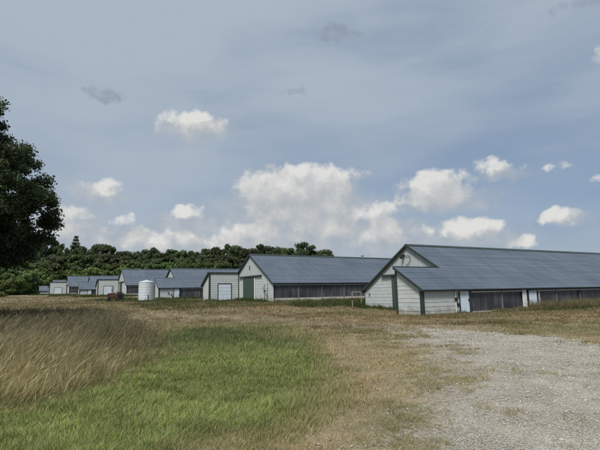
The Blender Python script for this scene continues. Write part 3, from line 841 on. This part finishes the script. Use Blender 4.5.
while x_ < q[3] - .05: m_.box(x_, x_ + .04, -HW - .12, -HW - .1, .02, HE - .44); x_ += .22
m_.build('pale_door', M_DOORW, A)
MB().box(q[4] - .07, q[4] + .1, -HW - .1, -HW - .05, -.2, HE - .27).build('pale_post', M_CONC, A)
set_dims(*BARNS[1][3:7])
# second barn: gable vent, utilities by the corner, ridge vent
MB().box(-.09, -.045, .15, .3, RH - 2.1, RH - 1.5).build('gable_vent', M_DARK, B)
m_ = MB(); m_.tube([(-.1, -4.35, 2.1), (-.1, -4.35, .1)], .03); m_.tube([(-.1, -5.2, 2.3), (-.1, -5.2, .1)], .02); m_.tube([(-.1, -4.35, 1.4), (-.12, -4.8, 1.1), (-.1, -5.2, 1.5)], .018)
m_.each('utility_pipe', M_BLACK, B)
m_ = MB(); m_.box(-.24, -.05, -4.5, -4.1, 1.35, 1.75); m_.box(-.22, -.05, -5.1, -4.85, .7, .95); m_.each('meter_box', M_GALV, B)
set_dims(*BARNS[1][3:7])
q0 = wall_x(1, 364, 0)
m_ = MB(); m_.lathe([(.16, RH), (.16, RH + .35), (.3, RH + .38), (.28, RH + .5), (.04, RH + .58)], (q0, 0, 0), 14); m_.build('ridge_vent', M_GALV, B)
set_dims(*BARNS[2][3:7])
# third barn: wall lamp and small vent
m_ = MB(); m_.box(-2.3, -2.1, -HW - .2, -HW - .04, 1.35, 1.55); m_.build('wall_lamp', M_BLACK, C)
m_ = MB(); m_.box(-AX - .08, -AX - .04, -5.6, -5.1, .2, .6); m_.build('low_vent', M_DARK, C)

set_dims(*BARNS[0][3:7])
# ------------------------------------------------------------------ smaller things
def hz0(x, y): return float(H(x, y))
def local(barn, x, y):
    c_, s_ = math.cos(YAW), math.sin(YAW)
    return barn.location.x + x * c_ - y * s_, barn.location.y + x * s_ + y * c_
# pipe gate frame at the far corner of the nearest barn
gx_, gy_ = local(A, -.15, HW + .2)
gt = empty('gate_frame', (gx_, gy_, hz0(gx_, gy_)), YAW)
props(gt, 'off-white pipe gate frame standing against the left corner of the nearest barn', 'gate')
MB().tube([(0, 0, -.1), (0, 0, 1.55)], .035).build('gate_post', M_GATE, gt)
MB().tube([(-1.15, 0, -.1), (-1.15, 0, 1.55)], .045).build('gate_post', M_GATE, gt)
MB().tube([(-1.15, 0, 1.52), (0, 0, 1.52)], .04).build('top_rail', M_GATE, gt)
mm = MB(); mm.box(-1.24, -1.09, -.08, .05, .82, .95); mm.build('latch', M_BLACK, gt)
# white water tank
tx, ty = at(146, 301.3)
sc_ = math.hypot(tx, ty) / F_PX
tk = empty('water_tank', (tx, ty, hz0(tx, ty)))
props(tk, 'white upright cylindrical water tank between two poultry barns', 'tank')
R_ = 7.0 * sc_; Ht = 17.6 * sc_
prof = [(R_, -.2)]
for k in range(7):
    z0_ = Ht * k / 7.0; prof += [(R_, z0_ + .02), (R_, z0_ + Ht / 7 - .1), (R_ - .02, z0_ + Ht / 7 - .06), (R_ - .02, z0_ + Ht / 7 - .03)]
MB().lathe(prof, n=40).build('tank_wall', M_TANK, tk, False)
MB().lathe([(R_ + .03, Ht - .03), (R_ + .03, Ht + .04), (R_ * .85, Ht + .12), (R_ * .5, Ht + .24), (.3, Ht + .3)], n=40).build('tank_top', M_TANK, tk, True)
MB().lathe([(.28, Ht + .26), (.28, Ht + .35), (.2, Ht + .38)], n=16).build('tank_lid', M_TANK, tk)
MB().tube([(R_ * .55, -R_ * .86, .3), (R_ * .56, -R_ * .9, Ht * .35)], .05).build('outlet_pipe', M_BLACK, tk)
# old red tractor
tx, ty = at(115.5, 301.6)
tr_ = empty('old_tractor', (tx, ty, hz0(tx, ty)), math.radians(28)); tr_.scale = (.8, .9, 1.05)
props(tr_, 'old rusty red tractor parked in the grass left of the white water tank', 'tractor')
def wheel(x, y, r, w, name='wheel'):
    wo_ = MB().lathe([(r * .62, -w / 2), (r * .93, -w / 2), (r, -w * .3), (r, w * .3), (r * .93, w / 2), (r * .62, w / 2), (r * .6, 0), (r * .62, -w / 2)], (x, y, r), 22, 'y')
    if r > .5:
        for k in range(18):
            a = k / 18 * 2 * math.pi; ca, sa = math.cos(a), math.sin(a)
            wo_.prism([(x + (r - .02) * ca - .03 * sa, y - w / 2, r + (r - .02) * sa + .03 * ca), (x + (r - .02) * ca + .03 * sa, y - w / 2, r + (r - .02) * sa - .03 * ca), (x + (r + .04) * ca + .03 * sa, y - w / 2, r + (r + .04) * sa - .03 * ca), (x + (r + .04) * ca - .03 * sa, y - w / 2, r + (r + .04) * sa + .03 * ca)], (0, w, 0))
    o = wo_.build(name, M_BLACK, tr_)
    MB().lathe([(.06, -w * .32), (r * .3, -w * .3), (r * .6, -w * .42), (r * .62, w * .42), (r * .3, w * .3), (.06, w * .32)], (x, y, r), 22, 'y').build('rim', M_REDD, o)
for s_ in (-1, 1):
    wheel(.75, s_ * .78, .72, .36); wheel(-1.25, s_ * .55, .38, .18)
    f_ = MB()
    arc = [(.75 + .82 * math.cos(a), s_ * .78, .72 + .82 * math.sin(a)) for a in np.linspace(.3, 2.7, 12)]
    for p, q_ in zip(arc[:-1], arc[1:]):
        f_.prism([(p[0], p[1] - .2, p[2]), (p[0], p[1] + .2, p[2]), (q_[0], q_[1] + .2, q_[2]), (q_[0], q_[1] - .2, q_[2])], (0, 0, .03))
    f_.build('fender', M_REDD, tr_)
m_ = MB(); hp = [(-1.6, -.27, .68), (-1.6, -.27, 1.18), (-1.5, -.27, 1.28), (-.1, -.27, 1.36), (-.1, -.27, .68)]
m_.prism(hp, (0, .54, 0)); m_.build('hood', M_REDD, tr_)
m_ = MB(); m_.box(-1.5, .9, -.2, .2, .5, .7); m_.box(-.1, .95, -.26, .26, .55, .95); m_.tube([(-1.25, -.55, .38), (-1.25, 0, .55), (-1.25, .55, .38)], .05); m_.tube([(.75, -.7, .72), (.75, .7, .72)], .1)
m_.build('chassis', M_RUST, tr_)
m_ = MB(); m_.box(-1.63, -1.6, -.22, .22, .72, 1.15)
for k in range(5): m_.box(-1.645, -1.63, -.2, .2, .76 + k * .08, .79 + k * .08)
m_.build('grille', M_BLACK, tr_)
m_ = MB(); m_.tube([(-.75, .08, 1.28), (-.75, .08, 2.2)], .045); m_.tube([(-.75, .08, 1.5), (-.75, .08, 1.95)], .08); m_.tube([(-.75, .08, 2.2), (-.7, .08, 2.3)], .04); m_.build('exhaust_pipe', M_BLACK, tr_)
m_ = MB(); m_.box(.55, 1.0, -.24, .24, 1.02, 1.1); m_.box(.95, 1.03, -.24, .24, 1.1, 1.42); m_.tube([(.75, 0, .9), (.75, 0, 1.04)], .05); m_.build('seat', M_BLACK, tr_)
m_ = MB(); ring = [(.2 + .1 * math.sin(a), .2 * math.cos(a), 1.5 + .17 * math.sin(a)) for a in np.linspace(0, 2 * math.pi, 17)]
m_.tube(ring, .018, 6); m_.tube([(-.1, 0, 1.2), (.2, 0, 1.5)], .02, 6); m_.tube([ring[0], ring[8]], .012, 5); m_.build('steering_wheel', M_BLACK, tr_)

# ------------------------------------------------------------------ weeds by the barns
def strip(barn, x0, x1, y0, y1, n, h0, h1, cols, wid, seg=3, leanf=.25, patch=1.2):
    x = rng.uniform(x0, x1, n); y = rng.uniform(y0, y1, n)
    ca_, sa_ = math.cos(barn.rotation_euler[2]), math.sin(barn.rotation_euler[2])
    bx = barn.location.x + x * ca_ - y * sa_; by = barn.location.y + x * sa_ + y * ca_
    nv = fbm(bx, by, patch, 31)
    k = rng.random(n) < np.clip(nv * 2.4 - .45, .08, 1)
    bx, by, nv, x, y = bx[k], by[k], nv[k], x[k], y[k]
    fe = np.clip(np.minimum.reduce([x - x0, x1 - x]) / .8, .25, 1)
    h = (h0 + (h1 - h0) * nv) * rng.uniform(.5, 1.15, len(bx)) * fe
    return blades(np.stack([bx, by], 1), h, np.full(len(bx), wid) * rng.uniform(.7, 1.4, len(bx)), rng.normal(0, 1, (len(bx), 2)) * (h * leanf)[:, None], pick(cols, len(bx), .25), seg)
GRN = [(.045, .075, .022), (.06, .095, .03), (.035, .06, .018)]; TAN = [(.24, .19, .11), (.19, .15, .085), (.29, .235, .14), (.14, .13, .06)]
OLV = [(.09, .10, .035), (.13, .125, .055), (.075, .09, .03)]
xr1 = q[2]
parts = [
    strip(A, -1.7, -.3, -3.4, HW + 1.5, 5200, .35, .95, GRN + OLV[:1], .03),
    strip(A, -AX - .9, -AX - .15, -HW, -3.7, 900, .1, .35, GRN + OLV, .02),
    strip(A, -2.4, -.2, -HW - .6, -HW - .15, 500, .1, .6, GRN + OLV, .02),
    strip(A, xr1 - 1.5, 60, -HW - 3.0, -HW - .5, 70000, .35, 1.3, TAN + OLV[:2], .020, 3, .3, .8),
    strip(A, 1.2, xr1 - .6, -HW - 2.2, -HW - .4, 5000, .15, .55, TAN + OLV[:2], .02),
    strip(A, -AX - 2, 60, -HW - 5.5, -HW - .2, 30000, .08, .25, TAN + OLV, .03),
    strip(A, xr1 - 3, 60, -HW - 3.6, -HW - 2.0, 9000, .25, .6, GRN + OLV, .03),
]
V, F, C_ = join(parts)
props(link('roadside_weeds', np_mesh('roadside_weeds', V, F, M_GRASS, color=C_)), 'tan and green weeds along the foot of the nearest barn', 'weeds', kind='stuff')
parts = [
    strip(B, -2.6, -.35, -HW - .5, 1.0, 3200, .3, .8, GRN, .05), strip(B, -1.2, -.3, -3.8, -1.6, 900, .6, 1.25, GRN, .05),
    strip(B, -1.5, 40, -HW - 8, -HW - 1.5, 36000, .2, .6, TAN + OLV, .05),
    strip(B, -3, 34, -HW - 12, -HW - 7, 20000, .3, .95, GRN + OLV, .05),
    strip(B, -BX - 8, -.5, -1.5, 3.4, 5000, .1, .5, GRN + OLV, .05),
    strip(B, -BX - 12, 0, -HW - 8, 0, 12000, .1, .35, GRN + OLV + TAN[:1], .05),
]
V, F, C_ = join(parts)
props(link('barnside_weeds', np_mesh('barnside_weeds', V, F, M_GRASS, color=C_)), 'tall green and tan weeds in front of the second barn beside its sliding door', 'weeds', kind='stuff')
parts = []
for (u_, v_, sp) in ((146, 301.6, 2.6), (116, 301.2, 2.3), (106, 300.5, 2.0), (132, 300.5, 2.2), (160, 302, 2)):
    wx_, wy_ = at(u_, v_); nn = 1100
    Pw = np.stack([wx_ + rng.normal(0, sp, nn), wy_ + rng.normal(-.3, 1.3, nn)], 1)
    hw_ = rng.uniform(.1, .6, nn) * (.4 + .9 * fbm(Pw[:, 0], Pw[:, 1], 1.5, 51))
    parts.append(blades(Pw, hw_, np.full(nn, .055), rng.normal(0, .15, (nn, 2)), pick(GRN + OLV, nn, .25), 3))
for bb, wdt, n in ((C, .07, 9000), (D, .09, 9000), (barn_objs[4], .12, 5000), (barn_objs[5], .14, 5000), (barn_objs[6], .16, 4000)):
    parts.append(strip(bb, -12, 26, -HW - 4, -HW - .3, n, .25, .9, GRN + OLV, wdt))
    parts.append(strip(bb, -11, -5.8, -HW - 2, HW + 2, n // 2, .15, .6, GRN + OLV, wdt))
V, F, C_ = join(parts)
props(link('distant_weeds', np_mesh('distant_weeds', V, F, M_GRASS, color=C_)), 'low green weeds round the feet of the distant barns and the tank', 'weeds', kind='stuff')

# ------------------------------------------------------------------ trees
M_LEAF = blade_mat('tree_leaves', .28, .7)
def leaf_cloud(centres, radii, per, size, cols, flat=.75, shell=.55):
    """quads scattered through blobs; returns V, F, C"""
    Cn, Rn = np.array(centres), np.array(radii)
    k = rng.choice(len(Cn), per * len(Cn), p=(Rn ** 2) / (Rn ** 2).sum())
    n = len(k); d_ = rng.normal(0, 1, (n, 3)); d_ /= np.linalg.norm(d_, axis=1)[:, None]
    r = Rn[k] * (shell + (1 - shell) * rng.random(n)) * rng.uniform(.75, 1.12, n)
    c0 = Cn[k] + d_ * r[:, None] * np.array([1, 1, flat])
    nrm = d_ * .6 + rng.normal(0, .6, (n, 3)) + np.array([0, 0, .35]); nrm /= np.linalg.norm(nrm, axis=1)[:, None]
    a = np.cross(nrm, rng.normal(0, 1, (n, 3))); a /= np.linalg.norm(a, axis=1)[:, None]; b = np.cross(nrm, a)
    s1 = size * rng.uniform(.6, 1.3, n)[:, None]; s2 = s1 * rng.uniform(.45, .8, n)[:, None]
    V = np.stack([c0 - a * s1, c0 - b * s2, c0 + a * s1, c0 + b * s2], 1).reshape(-1, 3)
    F = np.arange(4 * n).reshape(n, 4)
    tone = rng.uniform(.75, 1.3, len(Cn))[k][:, None]
    return V, [F], np.repeat(pick(cols, n, .18) * tone, 4, 0)
def tree_skel(h, trunk_r, spread, n_limb, first=.3, seed=0):
    """trunk and limbs; returns MB and the limb tips"""
    R = random.Random(seed); mb = MB(); tips = []
    pts = [(0, 0, -.4)]; x = y = 0
    for k in range(1, 7):
        x += R.uniform(-.02, .02) * h; y += R.uniform(-.02, .02) * h; pts.append((x, y, h * .82 * k / 6))
    mb.tube(pts, [trunk_r * (1.25 if i == 0 else 1) * (1 - .13 * i) for i in range(7)], 9)
    for j in range(n_limb):
        f = first + (0.8 - first) * j / max(1, n_limb - 1); a = j * 2.4 + R.uniform(-.4, .4)
        base = np.array(pts[0]) * 0 + np.array([np.interp(f * 6 / .82 / 1.0, range(7), [p[i] for p in pts]) for i in range(3)])
        base[2] = h * f
        ln = spread * (1.05 - .45 * (f - first) / (1 - first)) * R.uniform(.75, 1.1)
        e = base + np.array([math.cos(a) * ln, math.sin(a) * ln, ln * R.uniform(.25, .7)])
        mid = (base + e) / 2 + np.array([0, 0, -.08 * ln]) + np.array([R.uniform(-.1, .1) * ln for _ in range(3)])
        r_ = trunk_r * .45 * (1 - .5 * f)
        mb.tube([base, mid, e], [r_, r_ * .6, r_ * .25], 6)
        tips.append(e); tips.append(mid * .3 + e * .7)
        for q_ in range(3):
            s0 = mid + (e - mid) * R.uniform(.1, .7); a2 = a + R.choice((-1, 1)) * R.uniform(.4, 1.1); l2 = ln * R.uniform(.3, .55)
            e2 = s0 + np.array([math.cos(a2) * l2, math.sin(a2) * l2, l2 * R.uniform(.1, .8)])
            mb.tube([s0, (s0 + e2) / 2 + np.array([0, 0, .04 * l2]), e2], [r_ * .4, r_ * .3, r_ * .12], 5); tips.append(e2)
    return mb, tips
def make_tree(name, h, rad, kind, size, per, cols, seed, loc, rz=0, trunk_r=None, base=.22, nblob=26):
    R = random.Random(seed); root = empty(name, loc, rz)
    if kind == 'conifer':
        cs, rs = [], []
        for k in range(nblob):
            f = (k + .5) / nblob; rr = rad * (1 - f) * .7 + .35
            for j in range(4):
                a = R.uniform(0, 6.28); cs.append((math.cos(a) * rr, math.sin(a) * rr, h * (base + (1 - base) * f))); rs.append(rr * .45 + .5)
        mb = MB(); mb.tube([(0, 0, -.4), (0, 0, h * .97)], trunk_r or h * .018, 8, .05)
    else:
        mb, tips = tree_skel(h, trunk_r or h * .017, rad * .8, 9, base + .08, seed)
        cs, rs = [], []
        for tp in tips:
            cs.append(tuple(tp)); rs.append(rad * R.uniform(.14, .28))
        for k in range(nblob):
            z = R.uniform(base, 1) ; f = (z - base) / (1 - base)
            env = rad * (math.sin(math.pi * min(1, (f * .88 + .12))) ** .55) if kind != 'bush' else rad * math.sqrt(max(.05, 1 - f * f))
            a = R.uniform(0, 6.28); rr = env * math.sqrt(R.random()) * .88; br_ = rad * R.uniform(.11, .28)
            cs.append((math.cos(a) * rr, math.sin(a) * rr, min(h - br_ * .7, h * z))); rs.append(br_)
    mb.build('trunk', M_BARK, root)
    V, F, C_ = leaf_cloud(cs, rs, per, size, cols)
    link('crown', np_mesh('crown', V, F, M_LEAF, color=C_), root)
    return root
def copy_tree(src, loc, rz, sc):
    r = src.copy(); COL.objects.link(r); r.location = loc; r.rotation_euler = (0, 0, rz); r.scale = sc
    for k in ('label', 'category', 'group'):
        if k in r: del r[k]
    for ch in src.children:
        c_ = ch.copy(); COL.objects.link(c_); c_.parent = r
    return r
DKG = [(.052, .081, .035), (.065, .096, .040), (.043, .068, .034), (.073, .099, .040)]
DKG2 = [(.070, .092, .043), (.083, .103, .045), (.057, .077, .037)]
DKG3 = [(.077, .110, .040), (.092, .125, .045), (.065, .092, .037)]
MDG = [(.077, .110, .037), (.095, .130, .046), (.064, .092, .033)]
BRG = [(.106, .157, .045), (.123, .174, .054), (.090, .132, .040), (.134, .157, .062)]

# the big dark tree at the left edge and the paler one before it
def crown_tree(name, loc, h, outline, cols, size, per, seed, trunk_r):
    """outline: (height fraction, reach) pairs; blobs are set on limbs all round, reaching as far as the crown does at their height"""
    R = random.Random(seed); root = empty(name, loc, .4); mb, tips = tree_skel(h, trunk_r, outline[len(outline) // 2][1] * .6, 11, .3, seed)
    cs, rs = [], []
    hs = [a for a, _ in outline]; ws = [b for _, b in outline]
    for k in range(620):
        f = R.uniform(hs[0], 1.0); w_ = float(np.interp(f, hs, ws)); a = k * 2.399963 + R.uniform(-.5, .5)
        b_ = R.uniform(.5, 1.15); rr = max(0, w_ - b_ * .8) * math.sqrt(R.uniform(.2, 1.0)) * R.uniform(.93, 1.03)
        cs.append((math.cos(a) * rr, math.sin(a) * rr, h * f - b_ * .5)); rs.append(b_)
    for tp in tips: cs.append(tuple(tp)); rs.append(1.1)
    mb.build('trunk', M_BARK, root)
    V, F, C_ = leaf_cloud(cs, rs, per, size, cols, .8, .35)
    link('crown', np_mesh('crown', V, F, M_LEAF, color=C_), root)
    return root
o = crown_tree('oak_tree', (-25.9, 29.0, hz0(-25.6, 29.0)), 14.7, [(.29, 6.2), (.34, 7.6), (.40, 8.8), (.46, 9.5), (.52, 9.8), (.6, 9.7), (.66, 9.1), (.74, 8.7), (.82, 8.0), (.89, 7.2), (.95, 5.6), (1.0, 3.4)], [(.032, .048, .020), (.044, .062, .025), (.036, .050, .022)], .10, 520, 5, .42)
props(o, 'large dark leafy tree towering at the left edge of the view', 'tree')
o = make_tree('leafy_tree', 10.6, 3.6, 'round', .07, 1800, [(.055, .074, .022), (.070, .090, .027), (.045, .063, .02)], 8, (-19.2, 22.0, hz0(-19.2, 22.0)), 1.9, .2, .36, 34)
props(o, 'smaller olive green tree in front of the large dark tree at the left edge', 'tree')

def tree_at(u, vtop, depth):
    """world position at picture column u and the height that reaches row vtop"""
    d = ray(u, vtop); k = depth / d[1]; x, y = d[0] * k, depth
    z = hz0(x, y); return x, y, z, EYE + d[2] * k - z
protos = [make_tree('broadleaf_tree', 20, (7.5, 6.0, 8.5, 6.8, 7.8)[k], 'round', .36, 150, (DKG, DKG2, DKG, DKG3, DKG2)[k], 40 + k, (0, 0, 0), base=.1, nblob=58) for k in range(5)]
bproto = [make_tree('leafy_bush', 6, 4.2, 'bush', .22, 120, BRG, 60 + k, (0, 0, 0), base=.06, nblob=44) for k in range(3)]
mproto = [make_tree('broadleaf_tree', 12, 5.5, 'round', .30, 140, MDG, 70 + k, (0, 0, 0), base=.1, nblob=48) for k in range(3)]
line = [(-60, 205), (-45, 215), (-30, 222), (-15, 226), (-2, 228), (8, 232), (18, 230), (28, 236), (38, 234), (47, 238), (57, 241), (66, 247), (84, 245), (93, 249), (101, 246), (111, 248), (120, 251), (129, 249), (138, 252), (147, 247), (155, 249), (163, 252), (172, 251), (181, 249), (190, 253), (199, 250), (207, 247), (216, 250), (226, 246), (235, 248), (243, 246), (252, 251), (262, 247), (271, 246), (282, 250), (291, 248)]
used_p = set()
ORD = ['first', 'second', 'third', 'fourth', 'fifth', 'sixth', 'seventh', 'eighth', 'ninth', 'tenth', 'eleventh', 'twelfth', 'thirteenth', 'fourteenth', 'fifteenth', 'sixteenth', 'seventeenth', 'eighteenth', 'nineteenth'] + \
      ['%s' % w for w in ['twentieth'] + ['twenty-' + q for q in ('first', 'second', 'third', 'fourth', 'fifth', 'sixth', 'seventh', 'eighth', 'ninth')] + ['thirtieth'] + ['thirty-' + q for q in ('first', 'second', 'third', 'fourth', 'fifth', 'sixth', 'seventh', 'eighth', 'ninth')] + ['fortieth', 'forty-first']]
def where(u):
    return 'behind the big left tree' if u < 38 else 'over the farthest barns' if u < 85 else 'over the tractor' if u < 125 else 'over the water tank' if u < 158 else 'over the third barn' if u < 205 else "over the second barn's wing" if u < 240 else 'over the second barn'
def place_tree(protos_, k, u, v, depth, wid=None, hs=1.0):
    x, y, z, h = tree_at(u, v, depth)
    src = protos_[k % len(protos_)]; h0 = {id(p): 20 for p in protos}.get(id(src), 6 if src in bproto else 12)
    s = h / h0 * hs; w_ = s if wid is None else wid
    rot = random.uniform(0, 6.28)
    if id(src) not in used_p:
        used_p.add(id(src)); src.location = (x, y, z); src.rotation_euler = (0, 0, rot); src.scale = (w_, w_, s); return src
    return copy_tree(src, (x, y, z), rot, (w_, w_, s))
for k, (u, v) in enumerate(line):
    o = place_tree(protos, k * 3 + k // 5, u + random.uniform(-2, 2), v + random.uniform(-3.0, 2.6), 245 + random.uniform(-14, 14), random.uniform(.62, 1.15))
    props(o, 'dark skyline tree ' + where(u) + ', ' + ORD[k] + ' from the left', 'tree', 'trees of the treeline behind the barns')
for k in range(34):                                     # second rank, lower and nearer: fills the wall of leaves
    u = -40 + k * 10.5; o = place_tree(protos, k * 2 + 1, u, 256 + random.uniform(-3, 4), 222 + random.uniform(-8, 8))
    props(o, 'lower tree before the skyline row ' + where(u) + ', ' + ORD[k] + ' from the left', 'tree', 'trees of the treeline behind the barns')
# singled-out trees
o = make_tree('conifer_tree', 26, 8.5, 'conifer', .38, 260, DKG, 90, (0, 0, 0), base=.1, nblob=16)
x, y, z, h = tree_at(76, 235.5, 240); o.location = (x, y, z); o.scale = (1, 1, h / 26)
props(o, 'pointed conifer rising above the treeline over the distant barns', 'tree')
o = place_tree(protos, 2, 303, 242, 225, 1.0); props(o, 'tallest dark tree showing above the ridge of the second barn', 'tree', 'trees over the second barn')
o = place_tree(protos, 4, 325, 249.5, 225, .85); props(o, 'low round dark tree at the right end of the treeline above the second barn', 'tree', 'trees over the second barn')
o = place_tree(protos, 3, 312, 250, 232); props(o, 'low dark tree between the tallest and the rightmost tree above the second barn', 'tree', 'trees over the second barn')
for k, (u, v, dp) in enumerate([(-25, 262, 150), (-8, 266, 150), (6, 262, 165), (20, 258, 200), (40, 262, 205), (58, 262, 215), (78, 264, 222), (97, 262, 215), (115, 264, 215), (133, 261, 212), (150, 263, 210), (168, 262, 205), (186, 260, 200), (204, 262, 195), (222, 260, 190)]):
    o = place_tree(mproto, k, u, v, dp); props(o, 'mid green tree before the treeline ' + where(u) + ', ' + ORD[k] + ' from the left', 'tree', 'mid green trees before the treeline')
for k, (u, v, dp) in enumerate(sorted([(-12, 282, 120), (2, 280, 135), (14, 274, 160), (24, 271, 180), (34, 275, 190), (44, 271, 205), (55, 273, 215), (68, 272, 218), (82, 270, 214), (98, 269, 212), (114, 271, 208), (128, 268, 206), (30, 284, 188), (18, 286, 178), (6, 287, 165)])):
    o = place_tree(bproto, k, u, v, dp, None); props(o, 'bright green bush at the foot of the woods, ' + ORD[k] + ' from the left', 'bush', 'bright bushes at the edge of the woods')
for p in protos + bproto + mproto:
    if id(p) not in used_p:
        for c_ in list(p.children): bpy.data.objects.remove(c_)
        bpy.data.objects.remove(p)
